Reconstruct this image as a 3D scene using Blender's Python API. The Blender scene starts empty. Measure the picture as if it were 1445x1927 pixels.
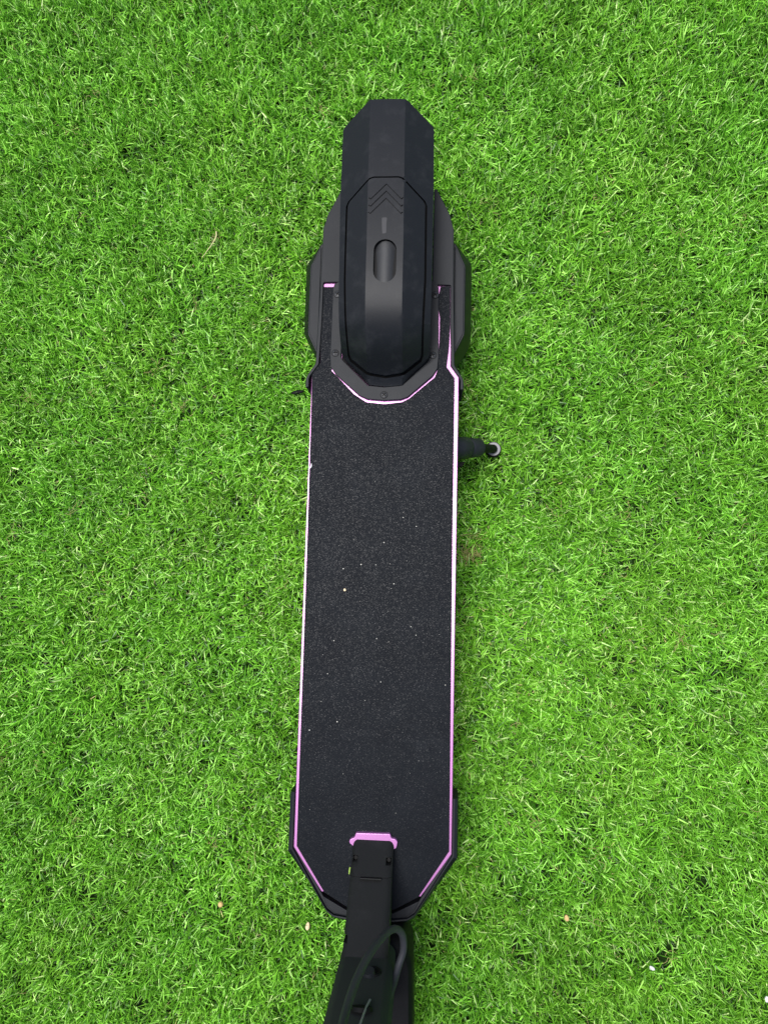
import bpy, bmesh, math, random
import numpy as np
from mathutils import Vector, Matrix
from mathutils.geometry import delaunay_2d_cdt

random.seed(7)
RNG = np.random.default_rng(11)
S = bpy.context.scene
COL = S.collection

# ------------------------------------------------------------------ camera
cam = bpy.data.cameras.new('camera')
cam.sensor_fit = 'VERTICAL'
cam.sensor_height = 24.0
cam.lens = 24.0 * 1440.0 / 1927.0
cam.clip_start = 0.01
cam.clip_end = 200.0
co = bpy.data.objects.new('camera', cam)
COL.objects.link(co)
co.matrix_world = Matrix((
    (0.9979432, 0.0, 0.0641040, 0.0),
    (0.0074786, 0.9931714, -0.1164242, 0.0),
    (-0.0636663, 0.1166641, 0.9911287, 1.0),
    (0, 0, 0, 1)))
S.camera = co

# ------------------------------------------------------------------ sky, sun, exposure
SUN = Vector((-0.16, 0.112, 1.0)).normalized()       # high, a little towards the tail
w = bpy.data.worlds.new('World')
S.world = w
w.use_nodes = True
nt = w.node_tree
sky = nt.nodes.new('ShaderNodeTexSky')
sky.sky_type = 'NISHITA'
sky.sun_disc = False
sky.sun_elevation = math.asin(SUN.z)
sky.sun_rotation = math.atan2(SUN.x, SUN.y)
sky.dust_density = 3.0
nt.links.new(sky.outputs[0], nt.nodes['Background'].inputs[0])
nt.nodes['Background'].inputs[1].default_value = 0.05
sl = bpy.data.lights.new('sun', 'SUN')
sl.energy = 1.5
sl.angle = math.radians(26)
sl.color = (1.0, 0.99, 0.985)
so = bpy.data.objects.new('sun', sl)
so.rotation_euler = SUN.to_track_quat('Z', 'Y').to_euler()
so.location = SUN * 5
COL.objects.link(so)
S.view_settings.view_transform = 'Standard'
S.view_settings.look = 'None'
S.view_settings.gamma = 1.0
S.view_settings.exposure = 1.55


# ------------------------------------------------------------------ materials
def new_mat(name):
    m = bpy.data.materials.new(name)
    m.use_nodes = True
    n = m.node_tree
    return m, n, n.nodes['Principled BSDF'], (lambda a, b: n.links.new(a, b))


def plastic(name, col, rough, grain=0.10, gscale=1400, dust=0.25, dustcol=(0.05, 0.05, 0.054), spec=0.4):
    m, n, b, L = new_mat(name)
    tc = n.nodes.new('ShaderNodeTexCoord')
    # faint dust / handling marks
    d1 = n.nodes.new('ShaderNodeTexNoise')
    d1.inputs['Scale'].default_value = 38
    d1.inputs['Detail'].default_value = 7
    d1.inputs['Roughness'].default_value = 0.7
    L(tc.outputs['Object'], d1.inputs['Vector'])
    r = n.nodes.new('ShaderNodeValToRGB')
    r.color_ramp.elements[0].position = 0.52
    r.color_ramp.elements[1].position = 0.85
    r.color_ramp.elements[0].color = (0, 0, 0, 1)
    r.color_ramp.elements[1].color = (dust, dust, dust, 1)
    L(d1.outputs['Fac'], r.inputs[0])
    mx = n.nodes.new('ShaderNodeMixRGB')
    mx.inputs[1].default_value = (*col, 1)
    mx.inputs[2].default_value = (*dustcol, 1)
    L(r.outputs[0], mx.inputs[0])
    L(mx.outputs[0], b.inputs['Base Color'])
    ra = n.nodes.new('ShaderNodeMath')
    ra.operation = 'MULTIPLY_ADD'
    ra.inputs[1].default_value = 0.12
    ra.inputs[2].default_value = rough - 0.06
    L(d1.outputs['Fac'], ra.inputs[0])
    L(ra.outputs[0], b.inputs['Roughness'])
    b.inputs['Specular IOR Level'].default_value = spec
    g = n.nodes.new('ShaderNodeTexNoise')
    g.inputs['Scale'].default_value = gscale
    g.inputs['Detail'].default_value = 2
    L(tc.outputs['Object'], g.inputs['Vector'])
    bp = n.nodes.new('ShaderNodeBump')
    bp.inputs['Strength'].default_value = grain
    bp.inputs['Distance'].default_value = 0.0005
    L(g.outputs['Fac'], bp.inputs['Height'])
    L(bp.outputs[0], b.inputs['Normal'])
    return m


M_BLACK = plastic('black_plastic', (0.0065, 0.007, 0.0085), 0.5, spec=0.25)
M_FEND = plastic('fender_plastic', (0.0068, 0.0077, 0.0095), 0.50, dust=0.6, dustcol=(0.03, 0.031, 0.034), spec=0.24)
M_GUARD = plastic('guard_plastic', (0.0062, 0.0076, 0.0099), 0.54, dustcol=(0.028, 0.029, 0.033), spec=0.23)
M_PAD = plastic('pad_rubber', (0.012, 0.0135, 0.016), 0.46, dust=0.4, dustcol=(0.06, 0.06, 0.063), spec=0.28)
M_DARK = plastic('dark_rubber', (0.0035, 0.0035, 0.0037), 0.62, dust=0.1, spec=0.15)
M_STEM = plastic('stem_paint', (0.0065, 0.0068, 0.0068), 0.58, dust=0.2, spec=0.22)
M_HOUSE = plastic('housing_plastic', (0.034, 0.036, 0.035), 0.7, dust=0.1, spec=0.05)
M_CABLE = plastic('cable_sheath', (0.026, 0.027, 0.032), 0.6, dust=0.1, spec=0.3)
M_SCREW = plastic('screw_steel', (0.035, 0.036, 0.038), 0.4, dust=0.2)
M_SCREW.node_tree.nodes['Principled BSDF'].inputs['Metallic'].default_value = 0.4
M_PALE = plastic('pale_plastic', (0.2, 0.195, 0.2), 0.5, dust=0.3, dustcol=(.09,.09,.09))
M_ALU = plastic('bare_metal', (0.16, 0.16, 0.17), 0.5, dust=0.1)
M_ALU.node_tree.nodes['Principled BSDF'].inputs['Metallic'].default_value = 0.8

# pink anodised frame
M_PINK, n_, b_, L_ = new_mat('pink_anodised')
b_.inputs['Base Color'].default_value = (0.43, 0.17, 0.40, 1)
b_.inputs['Metallic'].default_value = 0.26
b_.inputs['Roughness'].default_value = 0.24
tc_ = n_.nodes.new('ShaderNodeTexCoord')
g_ = n_.nodes.new('ShaderNodeTexNoise')
g_.inputs['Scale'].default_value = 1500
L_(tc_.outputs['Object'], g_.inputs['Vector'])
bp_ = n_.nodes.new('ShaderNodeBump')
bp_.inputs['Strength'].default_value = 0.06
bp_.inputs['Distance'].default_value = 0.0004
L_(g_.outputs['Fac'], bp_.inputs['Height'])
L_(bp_.outputs[0], b_.inputs['Normal'])

# grip tape: mineral grains, each tilted its own way, a few of them shiny
M_GRIP, n_, b_, L_ = new_mat('grip_tape')
tc_ = n_.nodes.new('ShaderNodeTexCoord')
v_ = n_.nodes.new('ShaderNodeTexVoronoi')
v_.inputs['Scale'].default_value = 1500
L_(tc_.outputs['Object'], v_.inputs['Vector'])
geo_ = n_.nodes.new('ShaderNodeNewGeometry')
sub_ = n_.nodes.new('ShaderNodeVectorMath'); sub_.operation = 'SUBTRACT'
sub_.inputs[1].default_value = (0.5, 0.5, 0.5)
L_(v_.outputs['Color'], sub_.inputs[0])
sc_ = n_.nodes.new('ShaderNodeVectorMath'); sc_.operation = 'SCALE'
sc_.inputs['Scale'].default_value = 0.18
L_(sub_.outputs[0], sc_.inputs[0])
ad_ = n_.nodes.new('ShaderNodeVectorMath'); ad_.operation = 'ADD'
L_(geo_.outputs['Normal'], ad_.inputs[0]); L_(sc_.outputs[0], ad_.inputs[1])
no_ = n_.nodes.new('ShaderNodeVectorMath'); no_.operation = 'NORMALIZE'
L_(ad_.outputs[0], no_.inputs[0]); L_(no_.outputs[0], b_.inputs['Normal'])
sep_ = n_.nodes.new('ShaderNodeSeparateColor')
wn_ = n_.nodes.new('ShaderNodeTexWhiteNoise')
L_(v_.outputs['Position'], wn_.inputs['Vector'])
L_(wn_.outputs['Color'], sep_.inputs[0])
sp_ = n_.nodes.new('ShaderNodeMapRange')
sp_.inputs['From Min'].default_value = 0.70; sp_.inputs['From Max'].default_value = 0.98
sp_.inputs['To Min'].default_value = 0.06; sp_.inputs['To Max'].default_value = 0.10
L_(sep_.outputs[1], sp_.inputs['Value']); L_(sp_.outputs[0], b_.inputs['Specular IOR Level'])
rr_ = n_.nodes.new('ShaderNodeValToRGB')
e = rr_.color_ramp.elements
e[0].position = 0.0; e[0].color = (0.62, 0.62, 0.62, 1)
e[1].position = 0.72; e[1].color = (0.55, 0.55, 0.55, 1)
e2 = rr_.color_ramp.elements.new(0.97); e2.color = (0.28, 0.28, 0.28, 1)
L_(sep_.outputs[1], rr_.inputs[0]); L_(rr_.outputs[0], b_.inputs['Roughness'])
nz_ = n_.nodes.new('ShaderNodeTexNoise'); nz_.inputs['Scale'].default_value = 26; nz_.inputs['Detail'].default_value = 6
L_(tc_.outputs['Object'], nz_.inputs['Vector'])
cr_ = n_.nodes.new('ShaderNodeValToRGB')
cr_.color_ramp.elements[0].position = 0.35; cr_.color_ramp.elements[0].color = (0.0050, 0.0062, 0.0084, 1)
cr_.color_ramp.elements[1].position = 0.8; cr_.color_ramp.elements[1].color = (0.0075, 0.0092, 0.0118, 1)
L_(nz_.outputs['Fac'], cr_.inputs[0])
n3_ = n_.nodes.new('ShaderNodeTexNoise'); n3_.inputs['Scale'].default_value = 9; n3_.inputs['Detail'].default_value = 8; n3_.inputs['Roughness'].default_value = 0.75; n3_.inputs['Distortion'].default_value = 0.6
L_(tc_.outputs['Object'], n3_.inputs['Vector'])
c3_ = n_.nodes.new('ShaderNodeValToRGB')
c3_.color_ramp.elements[0].position = 0.60; c3_.color_ramp.elements[0].color = (0, 0, 0, 1)
c3_.color_ramp.elements[1].position = 0.78; c3_.color_ramp.elements[1].color = (0.5, 0.5, 0.5, 1)
L_(n3_.outputs['Fac'], c3_.inputs[0])
mx_ = n_.nodes.new('ShaderNodeMixRGB'); mx_.inputs[2].default_value = (0.026, 0.029, 0.033, 1)
L_(c3_.outputs[0], mx_.inputs[0]); L_(cr_.outputs[0], mx_.inputs[1]); L_(mx_.outputs[0], b_.inputs['Base Color'])

# artificial turf
M_GRASS, n_, b_, L_ = new_mat('turf_blades')
at_ = n_.nodes.new('ShaderNodeAttribute'); at_.attribute_name = 'col'
oi_ = n_.nodes.new('ShaderNodeObjectInfo')
geo_ = n_.nodes.new('ShaderNodeNewGeometry')
nz_ = n_.nodes.new('ShaderNodeTexNoise'); nz_.inputs['Scale'].default_value = 9; nz_.inputs['Detail'].default_value = 4
L_(geo_.outputs['Position'], nz_.inputs['Vector'])
mr_ = n_.nodes.new('ShaderNodeMapRange')
mr_.inputs['From Min'].default_value = 0.3; mr_.inputs['From Max'].default_value = 0.7
mr_.inputs['To Min'].default_value = 0.90; mr_.inputs['To Max'].default_value = 1.20
L_(nz_.outputs['Fac'], mr_.inputs['Value'])
hs_ = n_.nodes.new('ShaderNodeHueSaturation')
n2_ = n_.nodes.new('ShaderNodeTexNoise'); n2_.inputs['Scale'].default_value = 5.5; n2_.inputs['Detail'].default_value = 5; n2_.inputs['Roughness'].default_value = 0.65
L_(geo_.outputs['Position'], n2_.inputs['Vector'])
r2_ = n_.nodes.new('ShaderNodeValToRGB')
r2_.color_ramp.elements[0].position = 0.38; r2_.color_ramp.elements[0].color = (0.95, 1.0, 1.0, 1)
r2_.color_ramp.elements[1].position = 0.66; r2_.color_ramp.elements[1].color = (1.06, 1.01, 1.0, 1)
L_(n2_.outputs['Fac'], r2_.inputs[0])
mu_ = n_.nodes.new('ShaderNodeVectorMath'); mu_.operation = 'MULTIPLY'
L_(at_.outputs['Color'], mu_.inputs[0]); L_(r2_.outputs[0], mu_.inputs[1])
L_(mu_.outputs[0], hs_.inputs['Color']); L_(mr_.outputs[0], hs_.inputs['Value'])
L_(hs_.outputs[0], b_.inputs['Base Color'])
b_.inputs['Roughness'].default_value = 0.36
b_.inputs['Specular IOR Level'].default_value = 0.27
tr_ = n_.nodes.new('ShaderNodeBsdfTranslucent')
L_(hs_.outputs[0], tr_.inputs['Color'])
ms_ = n_.nodes.new('ShaderNodeMixShader'); ms_.inputs[0].default_value = 0.12
L_(b_.outputs[0], ms_.inputs[1]); L_(tr_.outputs[0], ms_.inputs[2])
L_(ms_.outputs[0], n_.nodes['Material Output'].inputs['Surface'])

M_GROUND, n_, b_, L_ = new_mat('turf_backing')
nz_ = n_.nodes.new('ShaderNodeTexNoise'); nz_.inputs['Scale'].default_value = 300
cr_ = n_.nodes.new('ShaderNodeValToRGB')
cr_.color_ramp.elements[0].color = (0.006, 0.016, 0.003, 1)
cr_.color_ramp.elements[1].color = (0.014, 0.032, 0.006, 1)
L_(nz_.outputs['Fac'], cr_.inputs[0]); L_(cr_.outputs[0], b_.inputs['Base Color'])
b_.inputs['Roughness'].default_value = 0.95
b_.inputs['Specular IOR Level'].default_value = 0.05


def simple(name, col, rough=0.7):
    m, n, b, L = new_mat(name)
    tc = n.nodes.new('ShaderNodeTexCoord')
    z = n.nodes.new('ShaderNodeTexNoise'); z.inputs['Scale'].default_value = 500
    L(tc.outputs['Object'], z.inputs['Vector'])
    h = n.nodes.new('ShaderNodeMixRGB')
    h.inputs[1].default_value = (*[c * 0.75 for c in col], 1)
    h.inputs[2].default_value = (*[min(1, c * 1.2) for c in col], 1)
    L(z.outputs['Fac'], h.inputs[0]); L(h.outputs[0], b.inputs['Base Color'])
    b.inputs['Roughness'].default_value = rough
    return m


M_TAN = simple('tan_stone', (0.62, 0.42, 0.17))
M_CREAM = simple('cream_stone', (0.8, 0.62, 0.38))
M_WHITE = simple('white_stone', (0.75, 0.72, 0.72))
M_STRAW = simple('dry_straw', (0.50, 0.46, 0.22))
M_THATCH = simple('thatch', (0.26, 0.25, 0.08))


# ------------------------------------------------------------------ mesh helpers (lengths in mm, scooter frame)
MM = 0.001
ROOT = None


def link(name, me, mat, parent, smooth=38):
    me.materials.append(mat)
    o = bpy.data.objects.new(name, me)
    COL.objects.link(o)
    if parent:
        o.parent = parent
    if smooth:
        me.shade_smooth()
        me.set_sharp_from_angle(angle=math.radians(smooth))
    return o


def mesh_pf(pts, faces):
    me = bpy.data.meshes.new('m')
    me.from_pydata([(p[0] * MM, p[1] * MM, p[2] * MM) for p in pts], [], faces)
    me.update()
    return me


def bevel_mod(o, width, seg=2, angle=30):
    m = o.modifiers.new('bevel', 'BEVEL')
    m.width = width * MM
    m.segments = seg
    m.limit_method = 'ANGLE'
    m.angle_limit = math.radians(angle)
    m.use_clamp_overlap = True
    m.harden_normals = True
    return o


def ccw(poly):
    a = sum(poly[i - 1][0] * poly[i][1] - poly[i][0] * poly[i - 1][1] for i in range(len(poly)))
    return poly if a > 0 else poly[::-1]


def mirror(half):
    """closed outline from its right half, listed from one end of the axis to the other"""
    out = list(half)
    for p in reversed(half):
        if abs(p[0]) > 1e-6:
            out.append((-p[0], p[1]))
    return out


def round_poly(poly, r, n=4):
    """replace each corner by a small arc"""
    out = []
    N = len(poly)
    rr = r if isinstance(r, (list, tuple)) else [r] * N
    for i in range(N):
        p = Vector(poly[i][:2]); a = Vector(poly[i - 1][:2]) - p; b = Vector(poly[(i + 1) % N][:2]) - p
        t = min(rr[i], a.length * 0.45, b.length * 0.45)
        if t < 0.05:
            out.append(tuple(p)); continue
        a = p + a.normalized() * t; b = p + b.normalized() * t
        for k in range(n + 1):
            u = k / n
            out.append(tuple(a * (1 - u) ** 2 + p * 2 * u * (1 - u) + b * u * u))
    return out


def prism(name, poly, z0, z1, mat, parent, bevel=0, seg=2, shrink=0):
    poly = ccw(poly)
    bm = bmesh.new()
    vs = [bm.verts.new((x * MM, y * MM, z1 * MM)) for x, y in poly]
    f = bm.faces.new(vs)
    r = bmesh.ops.extrude_face_region(bm, geom=[f])
    nv = [g for g in r['geom'] if isinstance(g, bmesh.types.BMVert)]
    for v in nv:
        v.co.z = z0 * MM
    bmesh.ops.recalc_face_normals(bm, faces=bm.faces[:])
    me = bpy.data.meshes.new(name)
    bm.to_mesh(me); bm.free()
    o = link(name, me, mat, parent)
    if bevel:
        bevel_mod(o, bevel, seg)
    return o


def inside(pt, poly):
    x, y = pt; c = False
    for i in range(len(poly)):
        x1, y1 = poly[i - 1]; x2, y2 = poly[i]
        if (y1 > y) != (y2 > y) and x < (x2 - x1) * (y - y1) / (y2 - y1) + x1:
            c = not c
    return c


def resample(poly, step):
    out = []
    for i in range(len(poly)):
        a = poly[i]; b = poly[(i + 1) % len(poly)]
        L = math.dist(a, b); k = max(1, int(L / step))
        for j in range(k):
            out.append((a[0] + (b[0] - a[0]) * j / k, a[1] + (b[1] - a[1]) * j / k))
    return out


def sheet(name, outline, mat, parent, hfun, thick, holes=(), step=6.0, creases=(), bevel=0, smooth=24):
    """a plate cut to an outline (with openings), laid over the height field hfun and given thickness"""
    loops = [resample(ccw(list(outline)), step)] + [resample(ccw(list(h)), step) for h in holes]
    V, E = [], []
    for lp in loops:
        b = len(V)
        V += [Vector(p) for p in lp]
        E += [(b + i, b + (i + 1) % len(lp)) for i in range(len(lp))]
    for cr in creases:                      # polylines along which the surface folds
        pts = []
        for a, c in zip(cr[:-1], cr[1:]):
            k = max(1, int(math.dist(a, c) / step))
            pts += [(a[0] + (c[0] - a[0]) * j / k, a[1] + (c[1] - a[1]) * j / k) for j in range(k)]
        pts.append(cr[-1])
        b = len(V)
        V += [Vector(p) for p in pts]
        E += [(b + i, b + i + 1) for i in range(len(pts) - 1)]
    xs = [p[0] for p in loops[0]]; ys = [p[1] for p in loops[0]]
    y = min(ys) + step * 0.5; row = 0
    while y < max(ys):
        x = min(xs) + (step * 0.5 if row % 2 else step)
        while x < max(xs):
            if inside((x, y), loops[0]) and not any(inside((x, y), h) for h in loops[1:]):
                V.append(Vector((x, y)))
            x += step
        y += step; row += 1
    vo, eo, fo, *_ = delaunay_2d_cdt(V, E, [], 0, 1e-4)
    bm = bmesh.new()
    vs = [bm.verts.new((v.x * MM, v.y * MM, hfun(v.x, v.y) * MM)) for v in vo]
    for f in fo:
        c = sum((vo[i] for i in f), Vector((0, 0))) / len(f)
        if inside(c, loops[0]) and not any(inside(c, h) for h in loops[1:]):
            try:
                bm.faces.new([vs[i] for i in f])
            except ValueError:
                pass
    bmesh.ops.delete(bm, geom=[v for v in bm.verts if not v.link_faces], context='VERTS')
    bmesh.ops.recalc_face_normals(bm, faces=bm.faces[:])
    if sum(f.normal.z for f in bm.faces) < 0:
        bmesh.ops.reverse_faces(bm, faces=bm.faces[:])
    r = bmesh.ops.extrude_face_region(bm, geom=bm.faces[:])
    # the extruded copy becomes the top; the original sinks to make the underside
    top = {g for g in r['geom'] if isinstance(g, bmesh.types.BMVert)}
    for v in bm.verts:
        if v not in top:
            v.co.z -= thick * MM
    bmesh.ops.recalc_face_normals(bm, faces=bm.faces[:])
    me = bpy.data.meshes.new(name)
    bm.to_mesh(me); bm.free()
    o = link(name, me, mat, parent, smooth)
    if bevel:
        bevel_mod(o, bevel, 2, 40)
    return o


def tube(name, path, rad, mat, parent, n=14, closed_caps=True):
    P = [Vector(p) for p in path]
    R = rad if isinstance(rad, (list, tuple)) else [rad] * len(P)
    pts, faces = [], []
    up = None
    for i, p in enumerate(P):
        t = (P[min(i + 1, len(P) - 1)] - P[max(i - 1, 0)])
        if t.length < 1e-6:
            t = Vector((0, 0, 1))
        t.normalize()
        if up is None:
            up = Vector((0, 0, 1)) if abs(t.z) < 0.9 else Vector((1, 0, 0))
        a = (up - t * up.dot(t)).normalized(); up = a
        b = t.cross(a)
        for k in range(n):
            th = 2 * math.pi * k / n
            pts.append(p + (a * math.cos(th) + b * math.sin(th)) * R[i])
    for i in range(len(P) - 1):
        for k in range(n):
            faces.append((i * n + k, i * n + (k + 1) % n, (i + 1) * n + (k + 1) % n, (i + 1) * n + k))
    if closed_caps:
        faces.append(tuple(range(n))[::-1]); faces.append(tuple((len(P) - 1) * n + k for k in range(n)))
    return link(name, mesh_pf(pts, faces), mat, parent)


def spline(ctrl, k=8):
    """Catmull-Rom through control points (any number of coordinates)"""
    C = [np.array(c, float) for c in ctrl]
    C = [2 * C[0] - C[1]] + C + [2 * C[-1] - C[-2]]
    out = []
    for i in range(1, len(C) - 2):
        p0, p1, p2, p3 = C[i - 1:i + 3]
        for j in range(k):
            t = j / k
            out.append(0.5 * (2 * p1 + (p2 - p0) * t + (2 * p0 - 5 * p1 + 4 * p2 - p3) * t * t + (3 * p1 - p0 - 3 * p2 + p3) * t ** 3))
    out.append(C[-2])
    return out


def loft(name, rings, mat, parent, closed=True, caps=True, smooth=38, bevel=0):
    n = len(rings[0]); pts = [p for r in rings for p in r]; faces = []
    for i in range(len(rings) - 1):
        for k in range(n if closed else n - 1):
            faces.append((i * n + k, i * n + (k + 1) % n, (i + 1) * n + (k + 1) % n, (i + 1) * n + k))
    if caps:
        faces.append(tuple(range(n))[::-1]); faces.append(tuple((len(rings) - 1) * n + k for k in range(n)))
    me = mesh_pf(pts, faces)
    bm = bmesh.new(); bm.from_mesh(me)
    bmesh.ops.recalc_face_normals(bm, faces=bm.faces[:])
    bm.to_mesh(me); bm.free()
    o = link(name, me, mat, parent, smooth)
    if bevel:
        bevel_mod(o, bevel, 2, 30)
    return o


# ================================================================== ground and turf
me = bpy.data.meshes.new('ground')
me.from_pydata([(-60, -60, 0), (60, -60, 0), (60, 60, 0), (-60, 60, 0)], [], [(0, 1, 2, 3)])
ground = link('ground', me, M_GROUND, None, 0)
ground['kind'] = 'structure'
ground['label'] = 'dark green backing of the turf under the grass'


def build_turf():
    NV, PER, RAD = 30, 520, 0.040
    verts, faces, cols, var = [], [], [], []
    pal = np.array([[0.082, 0.250, 0.014], [0.142, 0.370, 0.024], [0.220, 0.530, 0.046],
                    [0.36, 0.69, 0.12], [0.042, 0.140, 0.010], [0.56, 0.76, 0.27]])
    pw = np.array([0.24, 0.30, 0.25, 0.12, 0.06, 0.03])

    def strip(base, az, lean, bend, length, width, twist, c, v, segs=4, kink=0.0, kinkaz=0.0):
        p = np.array(base); th = lean; a = az
        st = len(verts)
        for s in range(segs + 1):
            u = s / segs
            d = np.array([math.cos(a) * math.sin(th), math.sin(a) * math.sin(th), math.cos(th)])
            side = np.array([-math.sin(a + twist), math.cos(a + twist), 0.0])
            wd = width * (1.0 if u < 0.55 else max(0.0, 1.0 - ((u - 0.55) / 0.45) ** 1.6))
            if s < segs:
                verts.append(p - side * wd * 0.5); verts.append(p + side * wd * 0.5)
                cols.append(c); cols.append(c); var.append(v); var.append(v)
            else:
                verts.append(p.copy()); cols.append(c); var.append(v)
            p = p + d * (length / segs)
            th = min(th + bend / segs, 2.2)
            if kink and s == segs // 2 - 1:
                th = min(th + kink, 1.75); a += kinkaz
            if p[2] < 0.002:
                p[2] = 0.002
        for s in range(segs - 1):
            b = st + 2 * s
            faces.append((b, b + 1, b + 3, b + 2))
        b = st + 2 * (segs - 1)
        faces.append((b, b + 1, b + 2))

    for v in range(NV):
        n = 0
        while n < PER:
            # one stitch: a handful of blades out of one point
            r = RAD * math.sqrt(RNG.random()); t = RNG.random() * 2 * math.pi
            bx, by = r * math.cos(t), r * math.sin(t)
            for k in range(RNG.integers(5, 9)):
                if n >= PER:
                    break
                n += 1
                base = (bx + RNG.normal(0, 0.0016), by + RNG.normal(0, 0.0016), 0.0)
                az = RNG.random() * 2 * math.pi
                c = pal[RNG.choice(6, p=pw)] * RNG.uniform(0.85, 1.18)
                if RNG.random() < 0.36:      # curled thatch yarn low in the pile, mostly coloured dark as painted gap shade
                    cc = (np.array([0.028, 0.085, 0.008]) if RNG.random() < 0.93 else np.array([0.48, 0.46, 0.17])) * RNG.uniform(0.7, 1.2)
                    strip(base, az, RNG.uniform(0.1, 0.7), RNG.uniform(1.0, 2.6), RNG.uniform(0.012, 0.022),
                          RNG.uniform(0.0006, 0.0010), RNG.uniform(-1, 1), cc, v, 5, RNG.uniform(0, 0.9), RNG.uniform(-2, 2))
                else:
                    strip(base, az, abs(RNG.normal(0.52, 0.36)), abs(RNG.normal(0.26, 0.30)), RNG.uniform(0.016, 0.031),
                          RNG.uniform(0.0012, 0.0020), RNG.uniform(-0.9, 0.9), c, v, 4,
                          RNG.uniform(0.3, 1.1) if RNG.random() < 0.25 else 0.0, RNG.uniform(-1.0, 1.0))
    nb = len(verts)
    # where the patches of turf go: a jittered grid
    pts = []
    sp = 0.046
    for iy in range(-88, 104):
        for ix in range(-84, 84):
            pts.append((ix * sp + (sp / 2 if iy % 2 else 0) + RNG.uniform(-.009, .009), iy * sp * 0.9 + RNG.uniform(-.009, .009), 0.0))
    np_ = len(pts)
    me = bpy.data.meshes.new('grass')
    me.from_pydata([tuple(p) for p in verts] + pts, [], faces)
    a = me.attributes.new('col', 'FLOAT_COLOR', 'POINT')
    cc = np.ones((nb + np_, 4), np.float32); cc[:nb, :3] = np.array(cols)
    a.data.foreach_set('color', cc.ravel())
    a = me.attributes.new('variant', 'INT', 'POINT')
    a.data.foreach_set('value', np.concatenate([np.array(var), np.full(np_, -1)]).astype(np.int32))
    a = me.attributes.new('pick', 'INT', 'POINT')
    a.data.foreach_set('value', RNG.integers(0, NV, nb + np_).astype(np.int32))
    a = me.attributes.new('turn', 'FLOAT_VECTOR', 'POINT')
    tv = np.zeros((nb + np_, 3), np.float32)
    tv[:, 2] = RNG.random(nb + np_) * 6.283
    tv[:, :2] = RNG.normal(0, 0.06, (nb + np_, 2))
    a.data.foreach_set('vector', tv.ravel())
    a = me.attributes.new('size', 'FLOAT', 'POINT')
    a.data.foreach_set('value', RNG.uniform(0.88, 1.1, nb + np_).astype(np.float32))
    o = link('grass', me, M_GRASS, None, 0)
    o['kind'] = 'stuff'
    o['label'] = 'bright green artificial grass with short tangled blades'
    g = bpy.data.node_groups.new('turf', 'GeometryNodeTree')
    g.interface.new_socket('Geometry', in_out='INPUT', socket_type='NodeSocketGeometry')
    g.interface.new_socket('Geometry', in_out='OUTPUT', socket_type='NodeSocketGeometry')
    N = g.nodes; L = g.links.new
    gi = N.new('NodeGroupInput'); go = N.new('NodeGroupOutput')

    def attr(nm, ty):
        x = N.new('GeometryNodeInputNamedAttribute'); x.data_type = ty
        x.inputs['Name'].default_value = nm
        return next(s for s in x.outputs if s.enabled and s.name == 'Attribute')
    cmp = N.new('FunctionNodeCompare'); cmp.data_type = 'INT'; cmp.operation = 'LESS_THAN'
    ins = [s for s in cmp.inputs if s.enabled]
    L(attr('variant', 'INT'), ins[0]); ins[1].default_value = 0
    sep = N.new('GeometryNodeSeparateGeometry'); sep.domain = 'POINT'
    L(gi.outputs[0], sep.inputs['Geometry']); L(cmp.outputs[0], sep.inputs['Selection'])
    spl = N.new('GeometryNodeSplitToInstances'); spl.domain = 'POINT'
    L(sep.outputs['Inverted'], spl.inputs['Geometry'])
    L(attr('variant', 'INT'), spl.inputs['Group ID'])
    m2p = N.new('GeometryNodeMeshToPoints')
    L(sep.outputs['Selection'], m2p.inputs['Mesh'])
    iop = N.new('GeometryNodeInstanceOnPoints')
    L(m2p.outputs[0], iop.inputs['Points']); L(spl.outputs[0], iop.inputs['Instance'])
    iop.inputs['Pick Instance'].default_value = True
    L(attr('pick', 'INT'), iop.inputs['Instance Index'])
    e2r = N.new('FunctionNodeEulerToRotation')
    L(attr('turn', 'FLOAT_VECTOR'), e2r.inputs[0]); L(e2r.outputs[0], iop.inputs['Rotation'])
    L(attr('size', 'FLOAT'), iop.inputs['Scale'])
    L(iop.outputs[0], go.inputs[0])
    md = o.modifiers.new('turf', 'NODES'); md.node_group = g
    return o


build_turf()

# ================================================================== the scooter
YAW = -0.018756860
ORG = Vector((-0.05862, 0.07802, 0.0))
ROOT = bpy.data.objects.new('electric_scooter', None)
COL.objects.link(ROOT)
ROOT.location = ORG
ROOT.rotation_euler = (0, 0, YAW)
ROOT['label'] = 'black electric scooter with pink trimmed deck standing on green artificial grass'
ROOT['category'] = 'scooter'
RM = Matrix.Translation(ORG) @ Matrix.Rotation(YAW, 4, 'Z')


def W(x, y, z):
    return RM @ Vector((x * MM, y * MM, z * MM))


# ---------------- deck
deck_half = [(0, 166), (18, 167), (49.5, 198), (51, 289.8), (76, 289.8), (75, 191), (84.4, 178), (84.4, -342), (52.6, -386.6), (49.5, -386.0), (24, -400.0), (0, -400.0)]
deck = prism('deck', mirror(deck_half), 84, 149.0, M_PINK, ROOT, bevel=0.8, seg=2)

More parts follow.
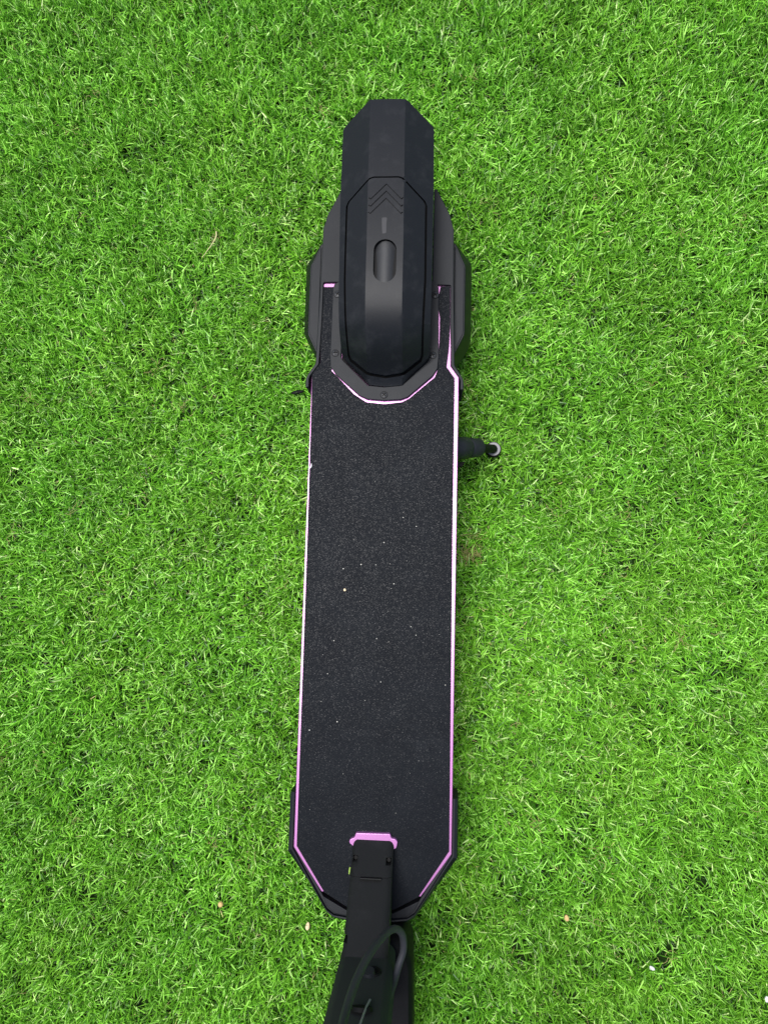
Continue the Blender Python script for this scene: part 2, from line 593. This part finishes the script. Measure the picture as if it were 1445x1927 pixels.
# grip tape, laid slightly off centre as in the photo
grip = [(61.9, 285.2), (73.0, 285.6), (73.4, 238), (72.8, 214), (70.3, 189.5), (79.6, 176.4), (80.0, 0), (81.8, -338.7),
        (50.2, -386.3), (24.5, -400.6), (-23.5, -400.6), (-49.6, -386.3), (-81.0, -340.5), (-82.2, 0), (-83.4, 160), (-84.0, 181.5),
        (-74.6, 193.0), (-75.6, 284.8), (-62.4, 284.8), (-62.4, 191), (-61.0, 184), (-34, 156.5), (-20, 147.6), (0, 145.6), (20, 148.0),
        (28, 152.0), (57, 177.5), (59.8, 185), (60.6, 200), (61.6, 225), (61.6, 248), (60.0, 258), (59.6, 272), (60.6, 279)]
g_ = sheet('grip_tape', grip, M_GRIP, ROOT, lambda x, y: 150.4, 1.6, step=40, smooth=20)

# ---------------- rear trim plate round the wheel opening, with its five screws
tr_out = [(55.0, 288.4), (58.2, 286.6), (59.6, 282.5), (61.0, 200), (60.0, 187), (55, 178.5), (27, 153.4), (19, 150.4), (0, 149.2),
          (-19, 150.6), (-28.5, 154.8), (-56, 179), (-62.2, 188), (-63.2, 200), (-62.6, 282.5), (-61.0, 287.2), (-57.5, 289.2)]
tr_in = [(-51, 292), (-50.5, 200), (-48.5, 196), (-18.8, 166.4), (0, 164.6), (17.5, 166.4), (48.5, 195), (50, 200), (51, 292)]
tp = sheet('trim_plate', tr_out + tr_in, M_GUARD, ROOT, lambda x, y: 153.6, 3.6, step=14, bevel=0.7)


def screw_mesh():
    n = 28; r = 3.7
    circ = [(r * math.cos(2 * math.pi * k / n), r * math.sin(2 * math.pi * k / n)) for k in range(n)]
    a, b = 0.62, 2.5
    cross = [(a, a), (b, a), (b, -a), (a, -a), (a, -b), (-a, -b), (-a, -a), (-b, -a), (-b, a), (-a, a), (-a, b), (a, b)]
    o = sheet('screw', circ, M_SCREW, ROOT, lambda x, y: 1.5 - 0.06 * (x * x + y * y), 1.4, holes=[cross], step=0.9, smooth=30)
    return o


sc = screw_mesh()
for i, (x, y, rz) in enumerate([(56.0, 273.6, .5), (-57.0, 274.6, 1.0), (-57.2, 204.2, .1), (54.4, 202.2, .35), (0.0, 155.4, .8)]):
    s = sc if i == 0 else sc.copy()
    if i:
        COL.objects.link(s); s.parent = ROOT
    s.location = (x * MM, y * MM, 153.5 * MM)
    s.rotation_euler = (0, 0, rz)
    # the dark washer ring and bottom of the drive
    wv = [(4.4 * math.cos(2 * math.pi * k / 28), 4.4 * math.sin(2 * math.pi * k / 28)) for k in range(28)]
    if i == 0:
        wm = prism('washer', wv, 0.0, 0.35, M_DARK, s)
    else:
        w2 = wm.copy(); COL.objects.link(w2); w2.parent = s

# ---------------- side brackets: arm beside the wheel, thin rail along the deck, hooked end
for sg in (1, -1):
    P = [(55.5, 403.5), (71.5, 371), (76, 353), (76.8, 286), (79.2, 191), (87.6, 178), (89.6, 173), (89.8, 162.5), (86.0, 162.5),
         (86.0, 173.5), (84.6, 176.5), (75.2, 190), (73.5, 240), (73.2, 286.0), (52, 286.4), (52, 403.5)]
    if sg < 0:
        P = [(-x - 0.8, y + (3.6 if 280 < y < 290 and x < 76.5 else 1.5)) for x, y in P]
    b = prism('side_bracket', round_poly(P, 1.2, 2), 100, 152.4, M_GUARD, ROOT, bevel=1.2, seg=2)

# axle covers outside the brackets
for sg in (1, -1):
    O1 = [(70, 352), (80, 346), (97, 329), (98.6, 322), (98.6, 240), (96, 234), (79, 204), (70, 204)]
    O2 = [(72, 346), (78.6, 342.5), (90.4, 314.5), (90.4, 232), (79.0, 208), (72, 208)]
    N = 8
    idx2 = [O2[0], O2[1], O2[2], O2[2], O2[3], O2[3], O2[4], O2[5]]
    idx2[2] = (90.0, 316); idx2[3] = (90.4, 312); idx2[4] = (90.4, 235); idx2[5] = (90.0, 231)
    m = lambda p, z: (sg * p[0] - (2.2 if sg < 0 else 0), p[1], z)
    rings = [[m(p, 70) for p in O1], [m(p, 118) for p in O1], [m(p, 139) for p in idx2]]
    loft('axle_cover', rings, M_GUARD if False else M_BLACK, ROOT, bevel=1.0)
    top = [m(p, 0)[:2] for p in [(77.8, 339.5), (88.6, 314.8), (89.0, 311), (89.0, 236), (88.4, 232), (79.6, 212.5), (77.8, 212.5)]]
    prism('cover_panel', top, 136, 140.2, M_GUARD, ROOT, bevel=0.8)

# ---------------- rear fender
PY = [500, 483, 440, 400, 360, 320, 290, 265, 245, 228, 214, 203, 195, 188, 182, 176, 170, 164]
PZ = [198, 202, 209.5, 215, 219, 221.8, 222.8, 222.6, 220.5, 216.0, 209.0, 200.5, 191.5, 181.5, 172.0, 163.5, 157.5, 154.0]
_py = np.array(PY[::-1], float); _pz = np.array(PZ[::-1], float)
_d = np.gradient(_pz, _py)


def hz(y):
    y = min(max(y, _py[0]), _py[-1])
    i = min(max(int(np.searchsorted(_py, y)) - 1, 0), len(_py) - 2)
    h = _py[i + 1] - _py[i]; t = (y - _py[i]) / h
    return ((2 * t ** 3 - 3 * t * t + 1) * _pz[i] + (t ** 3 - 2 * t * t + t) * h * _d[i]
            + (-2 * t ** 3 + 3 * t * t) * _pz[i + 1] + (t ** 3 - t * t) * h * _d[i + 1])


def xc(y):                                   # the fender sits a hair off the axis
    return 1.6 - 2.6 * min(max((y - 300) / 180, 0), 1)


def fend(x, y):
    f = 0.56 + 0.45 * min(max((222 - y) / 30, 0), 1)
    return hz(y) - f * max(abs(x - xc(y)) - 19.6, 0.0)


def fx(pts):
    return [(x + xc(y), y) for x, y in pts]


CRE = [fx([(19.6, y) for y in range(480, 170, -10)]), fx([(-19.6, y) for y in range(480, 170, -10)])]
pan_half = [(0, 379.6), (13.5, 379.6), (17, 378.2), (40.5, 357.5), (42.4, 353), (42.4, 268), (40.0, 196), (38.5, 192.5), (20.5, 178.6), (16, 177.2), (0, 175.2)]
panel = fx(mirror(pan_half))


def grow(poly, d):
    out = []; N = len(poly); poly = ccw(poly)
    for i in range(N):
        p = Vector(poly[i]); a = (p - Vector(poly[i - 1])).normalized(); b = (Vector(poly[(i + 1) % N]) - p).normalized()
        n1 = Vector((a.y, -a.x)); n2 = Vector((b.y, -b.x)); nn = (n1 + n2).normalized()
        out.append(tuple(p + nn * d / max(0.5, nn.dot(n1))))
    return out


shell_half = [(0, 483), (20.0, 482.4), (22.5, 481), (50.5, 457), (51.6, 453), (51.6, 360), (50.6, 285), (50.2, 240), (49.6, 199), (48.2, 195.6), (18.6, 166.6), (0, 164.8)]
shell = fx(mirror(shell_half))
sh = sheet('rear_fender', shell, M_FEND, ROOT, fend, 3.2, holes=[grow(panel, 2.3)], step=5, creases=[
    fx([(s * 19.6, y) for y in range(480, 383, -8)]) for s in (1, -1)], smooth=16)
well_o = [(-51.5, 292), (-51, 200), (-49, 195.6), (-19, 165.4), (0, 163.6), (18, 165.4), (49, 194.6), (50.6, 200), (51.5, 292)]
well_i = [(40, 292), (40, 203), (15, 178), (-15, 178), (-40, 203), (-40, 292)]
sheet('dark_gap_sheet', well_o + well_i, M_DARK, tp, lambda x, y: 146.0, 2.0, step=14)  # dark sheet added under the wheel gap, standing in for its shade
# short wall below the fender rim
rim = resample(ccw(shell), 6)
rings = [[(x, y, fend(x, y) - 0.8) for x, y in rim], [(x * 0.985, y, max(fend(x, y) - 20, 151)) for x, y in rim]]
loft('fender_skirt', rings, M_FEND, sh, caps=False, smooth=30)
sheet('fender_liner', grow(shell, -2.5), M_DARK, sh, lambda x, y: fend(x, y) - 5.0, 1.5, step=9, smooth=40)


def stadium(cx, cy, r, half, n=10):
    up = [(cx + r * math.cos(math.pi * k / n), cy + half - r + r * math.sin(math.pi * k / n)) for k in range(n + 1)]
    dn = [(cx - r * math.cos(math.pi * k / n), cy - half + r - r * math.sin(math.pi * k / n)) for k in range(n + 1)]
    return up + dn


slot = stadium(2.0, 283.0, 12.2, 24.0)
chev = []
for k in range(3):
    y0 = 372.6 - 8.6 * k; c = xc(360) + 0.4; t = 1.5
    chev.append([(c, y0), (c + 16.6, y0 - 18.2), (c + 18.2, y0 - 16.6), (c + 18.9, y0 - 17.6), (c + 16.6, y0 - 20.2), (c, y0 - t * 1.5),
                 (c - 16.6, y0 - 20.2), (c - 18.9, y0 - 17.6), (c - 18.2, y0 - 16.6), (c - 16.6, y0 - 18.2)])
pc = [fx([(s * 19.6, y) for y in range(374, 178, -6)]) for s in (1, -1)]
pn = sheet('fender_cover', panel, M_FEND, ROOT, lambda x, y: fend(x, y) + 1.0, 3.0, holes=[slot] + chev, step=4.5, creases=pc, bevel=0.6, smooth=16)
sheet('chevron_floor', [(-18.5, 378), (22, 378), (22, 328), (-18.5, 328)], M_FEND, pn, lambda x, y: fend(x, y) - 0.2, 1.0, step=9, smooth=30)
# the pocket in the cover
so_ = resample(slot, 3)
wall = [[(x, y, fend(x, y) + 0.9) for x, y in so_], [(2 + (x - 2) * 0.97, 283 + (y - 283) * 0.98, 211.5) for x, y in so_]]
loft('pocket_wall', wall, M_DARK, pn, caps=False, smooth=50)
sheet('brake_pad', stadium(2.0, 283.0, 12.0, 23.7), M_PAD, pn, lambda x, y: 216.5 + 3.2 * math.cos((x - 2) / 12 * 1.5) + (y - 283) * 0.02, 2.0, step=3, smooth=50)
# worn grey mark above the pocket
sheet('worn_mark', round_poly([(-2.6, 332), (3.0, 332), (2.4, 324), (2.6, 314), (-1.6, 313), (-2.2, 322)], 1.5), plastic('scuff', (0.024, 0.024, 0.026), 0.55, dust=0.8, dustcol=(0.016, 0.016, 0.018)),
      pn, lambda x, y: fend(x, y) + 1.09, 0.2, step=3)

# ---------------- wheels
def wheel(name, y, z, r, wd):
    e = bpy.data.objects.new(name, None); COL.objects.link(e); e.parent = ROOT
    e.location = (1.0 * MM, y * MM, z * MM)
    prof = [(-wd * .5, r * .66), (-wd * .5, r * .82), (-wd * .36, r * .95), (-wd * .15, r), (wd * .15, r), (wd * .36, r * .95), (wd * .5, r * .82), (wd * .5, r * .66)]
    n = 40
    rings = [[(x, q * math.cos(2 * math.pi * k / n), q * math.sin(2 * math.pi * k / n)) for x, q in prof] for k in range(n + 1)]
    loft('tyre', rings, M_DARK, e, closed=True, caps=False)
    prof = [(-wd * .4, r * .1), (-wd * .4, r * .6), (-wd * .5, r * .67), (wd * .5, r * .67), (wd * .4, r * .6), (wd * .4, r * .1)]
    rings = [[(x, q * math.cos(2 * math.pi * k / n), q * math.sin(2 * math.pi * k / n)) for x, q in prof] for k in range(n + 1)]
    loft('rim', rings, M_STEM, e, closed=True, caps=False)


wheel('rear_wheel', 268, 104, 103, 52)
wheel('front_wheel', -560, 104, 103, 52)

# ---------------- front bumper and cap
bp_path = [(86.0, -284.5), (86.0, -300), (86.0, -343.5), (67, -373), (49.5, -400), (46.5, -404.5), (39, -409.6), (24, -411.6), (0, -411.8)]
bp_out = [(91.0, -284.5), (91.4, -300), (91.4, -347), (68, -386), (48.5, -414), (45.5, -417), (38.5, -420.4), (24, -422.6), (0, -423)]
rings = []
full = [(p, q) for p, q in zip(bp_path, bp_out)] + [((-p[0], p[1]), (-q[0], q[1])) for p, q in zip(bp_path[-2::-1], bp_out[-2::-1])]
for p, q in full:
    zo = 143 if q[1] > -360 else 128
    nx = (q[0] - p[0]); ny = (q[1] - p[1]); l = math.hypot(nx, ny); nx /= l; ny /= l
    rings.append([(p[0] - nx * 7, p[1] - ny * 7, 120), (p[0] - nx * 7, p[1] - ny * 7, 147.2), (p[0] - nx * 1.3, p[1] - ny * 1.3, 147.6), (p[0] - nx * 1.2, p[1] - ny * 1.2, 151.0), (p[0] + nx * 0.6, p[1] + ny * 0.6, 151.6),
                  (p[0] * .25 + q[0] * .75, p[1] * .25 + q[1] * .75, zo + 7), (q[0], q[1], zo - 3), (q[0], q[1], 98)])
loft('front_bumper', rings, M_GUARD, ROOT, bevel=0.8)
cap = [(51.4, -391.0), (23.8, -404.9), (-23.8, -404.9), (-51.4, -391.0), (-46.5, -401.5), (-38.5, -408.0), (-24, -410.0), (24, -410.0), (38.5, -408.0), (46.5, -401.5)]
prism('front_cap', cap, 100, 148.2, M_GUARD, ROOT, bevel=0.8)

# ---------------- folding neck
hinge = [(-17.4, -322.6), (19.4, -322.0), (20.4, -326.4), (25.0, -327.0), (27.4, -330), (26.0, -336.5), (20, -339), (17.6, -332), (-15, -332),
         (-17.4, -338), (-24.2, -333.2), (-23.6, -329.6), (-18.4, -327)]
hb = prism('hinge_block', round_poly(hinge, 1.3, 2), 149, 156.2, M_PINK, ROOT, bevel=0.9, seg=2)


def nk(x, y):
    e = max(abs(x - 1.8) - 17.5, 0.0)
    return 157 + (-330 - y) * 0.95 - e * e * 0.22


def rect(x0, x1, y0, y1):
    return [(x0, y0), (x1, y0), (x1, y1), (x0, y1)]


nl = [(x, y) for x, y in round_poly([(-19.6, -357.6), (-19.6, -332), (-14, -327.6), (17.6, -327.6), (23.4, -332), (23.4, -357.6)], [0, 5, 3, 3, 5, 0])]
sheet('hinge_base', nl, M_STEM, ROOT, nk, 22, holes=[rect(-18.0, -13.4, -347.2, -341.6), rect(16.4, 21.6, -348.2, -342.4)], step=4, smooth=30, bevel=0.5)
for cx, cy in ((-15.7, -344.4), (19.0, -345.3)):
    prism('hinge_screw', [(cx + 2.2 * math.cos(k * math.pi / 6), cy + 2.2 * math.sin(k * math.pi / 6)) for k in range(12)], 150, 166, M_DARK, ROOT, bevel=0.4)
up = [(-19.4, -357.9), (23.2, -357.9), (23.8, -417), (-20.2, -417)]
nko = sheet('neck', up, M_STEM, ROOT, lambda x, y: nk(x, y) - 0.8, 30, holes=[rect(-21, -16.2, -404.4, -399.0)], step=4, smooth=30, bevel=0.5)
prism('weld_seam', rect(-9, 13, -358.6, -357.3), 180, 187.4, M_STEM, nko, bevel=0.5)

# fork cover under the stem
fc = [(34.5, -414), (40, -424), (45.5, -438), (47.5, -520), (-33, -520), (-27.5, -440), (-25, -430), (-20, -414)]
fr = [[(x * k + 1, (y + 470) * k - 470, z) for x, y in round_poly(fc, 4, 3)] for k, z in ((0.96, 100), (1.0, 130), (1.0, 178), (0.97, 186), (0.9, 190))]
loft('fork_cover', fr, M_DARK, ROOT, smooth=40)

# stem column
def col(x0, x1, y0, y1, c):
    return round_poly([(x0 + c, y1), (x1 - c, y1), (x1, y1 - c), (x1, y0 + c), (x1 - c, y0), (x0 + c, y0), (x0, y0 + c), (x0, y1 - c)], 2, 2)


cr = []
for z, g, dy in ((150, 0.0, 0), (232, 0.0, 0), (236, -1.2, 0), (300, -1.4, 0), (520, -1.6, 0), (1080, -2.5, 20)):
    cr.append([(x, y + dy, z) for x, y in col(-21.5 - g, 28.0 + g, -470 - g, -416.5 + g, 7)])
st = loft('stem', cr, M_STEM, ROOT, smooth=40)
lat = loft('latch_housing', [[(x, y, z) for x, y in col(-22.8 + t, 29.4 - t, -466, -412.6 - t * .6, 6)] for z, t in ((196, 1.5), (202, 0), (440, 0), (452, 1.5))], M_HOUSE, ROOT, smooth=40)
# rubber plug half out of its round socket on the rear of the stem
ring = []
for k in range(25):
    a = 2 * math.pi * k / 24
    ring.append((11.8 + 6.2 * math.cos(a), -412.3, 262 + 8.0 * math.sin(a)))
tube('port_ring', ring, 1.6, M_DARK, lat, n=8, closed_caps=False)
tube('port_socket', [(11.8, -413.5, 262), (11.8, -412.0, 262)], 6.0, M_DARK, lat, n=20)
tube('port_plug', [(8.4, -412.0, 268), (8.0, -408.2, 269)], [6.0, 5.4], M_PAD, lat, n=20)
tube('latch_knob', [(7.5, -412, 330), (7.5, -409, 329)], [9.5, 8.5], M_DARK, lat, n=22)
tube('latch_pin', [(13.4, -410, 316), (11.6, -407.6, 333), (8.6, -405, 372)], 0.9, M_PALE, lat, n=8)
# loop of brake cable hanging behind the stem
cab = spline([(-14, -378, 1078), (-12, -386, 980), (-9, -394, 800), (-5, -394, 620), (-2, -386, 510), (0.5, -380, 445), (1.4, -378.5, 400), (5.0, -374.5, 362), (12.0, -370.5, 326), (20.5, -370, 293), (29.8, -373.5, 264),
              (36.8, -385, 246), (38.2, -402, 238), (34, -416, 240), (30.2, -426, 252), (24, -431, 285)], 8)
tube('brake_cable', cab, 3.3, M_CABLE, ROOT, n=14)
# handlebar above the photographer's view
hbx = tube('handlebar', [(-235, -446, 1085), (-60, -446, 1082), (66, -446, 1082), (241, -446, 1085)], 15, M_STEM, ROOT, n=18)
for sg in (1, -1):
    tube('handgrip', [(3 + sg * 120, -446, 1083.4), (3 + sg * 244, -446, 1085)], 18, M_DARK, hbx, n=18)

# ---------------- kickstand
ks = tube('kickstand', [(76, 102.4, 113), (84, 104, 109.5), (94.5, 106.6, 99), (96.0, 107.0, 97.2)], [12.6, 13.4, 13.4, 11.8], M_PAD, ROOT, n=30)
tube('collar', [(95.5, 106.8, 98), (97.6, 107.3, 95.5)], 10.2, M_DARK, ks, n=30)
tube('sleeve', [(97.4, 107.3, 95.8), (98.6, 107.6, 94.6), (110.5, 110.5, 81), (112.5, 111, 79)], [10.8, 12.0, 11.6, 8.6], M_PAD, ks, n=30)
tube('leg_rod', [(108, 110, 84), (133, 119.8, 30)], [5.6, 5.6], M_DARK, ks, n=20)
tube('foot_pad', [(133.6, 120.4, 8), (133.6, 120.4, 23), (133.6, 120.4, 25)], [9.4, 10.2, 9.6], M_DARK, ks, n=28)
tube('foot_ring', [(133.6, 120.4, 24), (133.6, 120.4, 26.2)], 8.6, M_PALE, ks, n=28)
ratch = prism('spring_tab', [(84, 91), (95, 91), (92, 86), (86, 84)], 84, 92, M_DARK, ks, bevel=0.6)


# ================================================================== small things lying about
def pebble(label, x, y, z, rx, ry, rz, mat, rot, name='pebble', cat='pebble', grp='small stones scattered on the grass'):
    bm = bmesh.new()
    bmesh.ops.create_icosphere(bm, subdivisions=3, radius=1.0)
    ph = [random.uniform(0, 6) for _ in range(3)]
    for v in bm.verts:
        k = 1 + 0.10 * math.sin(2.1 * v.co.x + ph[0]) + 0.08 * math.sin(2.7 * v.co.y + ph[1]) + 0.05 * math.sin(4 * v.co.z + ph[2])
        v.co = Vector((v.co.x * rx, v.co.y * ry, v.co.z * rz)) * k * MM
    me = bpy.data.meshes.new(name); bm.to_mesh(me); bm.free()
    o = link(name, me, mat, None, 80)
    o.location = W(x, y, z); o.rotation_euler = (0, 0, rot)
    o['label'] = label; o['category'] = cat
    if grp:
        o['group'] = grp
    return o


pebble('round tan pebble in the grass, farthest left of the pebbles', -194.1, -454.4, 20.5, 3.4, 3.5, 2.8, M_TAN, 0)
pebble('oval cream pebble in the grass just left of the front bumper', -85.5, -473.7, 21, 2.7, 4.5, 2.6, M_CREAM, -0.15)
pebble('small tan pebble in the grass to the right of the scooter stem', 226, -448.5, 20.5, 2.8, 3.6, 2.5, M_TAN, 0.2)
pebble('white bean shaped chip in the grass at lower right', 325.8, -500.1, 20.5, 3.6, 2.1, 2.0, M_WHITE, -0.5)
pebble('pale chip in the grass cut by the right edge of the photo', 456.5, -526.8, 20.5, 2.4, 3.0, 2.0, M_WHITE, 0)
pebble('tiny cream crumb lying on the black grip tape of the deck', -38, -66, 151.3, 1.5, 1.4, 1.0, M_CREAM, 0.3, 'crumb', 'crumb', None)
o = tube('fibre', [(p.x * 1000, p.y * 1000, p.z * 1000) for p in [W(-82.4, 70.5, 151), W(-81.2, 71.0, 151.4), W(-80.4, 73, 151.6), W(-80.6, 75.5, 151.2)]], [0.6, .8, .8, .4], M_WHITE, None, n=6)
o['label'] = 'short curved white fibre at the left edge of the grip tape'; o['category'] = 'fibre'
pts = spline([(-244.5, 417.5, 24), (-243.8, 410, 25), (-248, 401, 24.5), (-255, 391, 23.5), (-262, 382, 22)], 6)
o = tube('straw', [tuple(W(*p) * 1000) for p in pts], [0.95] * 12 + [0.7] * 7 + [0.5] * 6, M_STRAW, None, n=7)
o['label'] = 'thin curved dry straw lying on the grass left of the fender'; o['category'] = 'straw'
bm = bmesh.new()
o = pebble('small black lump in the grass beside the left deck bracket', -123.5, 195, 20, 8.2, 3.0, 2.2, M_DARK, 0.18, 'lump', 'lump', None)  # small flattened black lump set among the blades
o = tube('grass_clipping', [tuple(W(*p) * 1000) for p in [(-20.4, -351, 177), (-20.6, -354, 180), (-20.6, -356, 182)]], [.7, .8, .4], simple('clipping', (0.33, 0.5, 0.08)), None, n=6)
o['label'] = 'tiny yellow green clipping stuck to the left side of the neck'; o['category'] = 'clipping'

# dust specks on the grip tape
sp_px = [(-20.6, -37.5), (-40.3, -42.6), (25.0, 16.0), (39.8, 6.3), (16.4, -58), (-4.3, -37.4), (4.2, -12.5), (36.2, -104.4), (41.9, -113.5), (-54.0, -158),
         (-41.6, -209), (-1.1, -118.4), (4.6, -165), (-48.2, -122), (-71.6, -219), (74.8, -166)]
bm = bmesh.new()
for x, y in sp_px + [(random.uniform(-78, 76), random.uniform(-330, 130)) for _ in range(26)]:
    r = random.uniform(0.55, 0.85) if (x, y) in sp_px else random.uniform(0.22, 0.42)
    bmesh.ops.create_icosphere(bm, subdivisions=1, radius=r * MM, matrix=Matrix.Translation(W(x, y, 150.4 + r * 0.6)))
me = bpy.data.meshes.new('dust_specks'); bm.to_mesh(me); bm.free()
o = link('dust_specks', me, simple('pale_dust', (0.62, 0.60, 0.52)), None, 60)
o['kind'] = 'stuff'; o['label'] = 'pale dust specks scattered over the black grip tape'

# tangles of dry thatch showing between the blades
pts_all, faces_all = [], []
spots = [(103, -18, 40, 14), (108, 4, 14, 10)] + [(random.uniform(-520, 460), random.uniform(-560, 700), random.randint(2, 6), 7) for _ in range(60)]
for sx, sy, nn, rad in spots:
    if abs(sx) < 95 and sy > -430:
        continue
    for _ in range(nn):
        a = random.uniform(0, 6.28); x = sx + random.gauss(0, rad * .5); y = sy + random.gauss(0, rad * .5); z = random.uniform(11, 19)
        ctl = []
        for k in range(5):
            ctl.append((x, y, z))
            a += random.uniform(-1.5, 1.5)
            x += 4.2 * math.cos(a); y += 4.2 * math.sin(a); z += random.uniform(-2, 2)
        path = spline(ctl, 3)
        b = len(pts_all)
        for i, p in enumerate(path):
            q = path[min(i + 1, len(path) - 1)] - path[max(i - 1, 0)]
            l = math.hypot(q[0], q[1]) or 1
            n2 = np.array([-q[1] / l, q[0] / l, 0]) * 0.36
            for off in (n2, np.array([0, 0, .36]), -n2):
                pts_all.append(tuple(W(*(p + off)) * 1000))
        for i in range(len(path) - 1):
            for k in range(3):
                faces_all.append((b + i * 3 + k, b + i * 3 + (k + 1) % 3, b + i * 3 + 3 + (k + 1) % 3, b + i * 3 + 3 + k))
o = link('dry_thatch', mesh_pf(pts_all, faces_all), M_THATCH, None, 60)
o['kind'] = 'stuff'; o['label'] = 'wisps of dry khaki thatch between the grass blades'
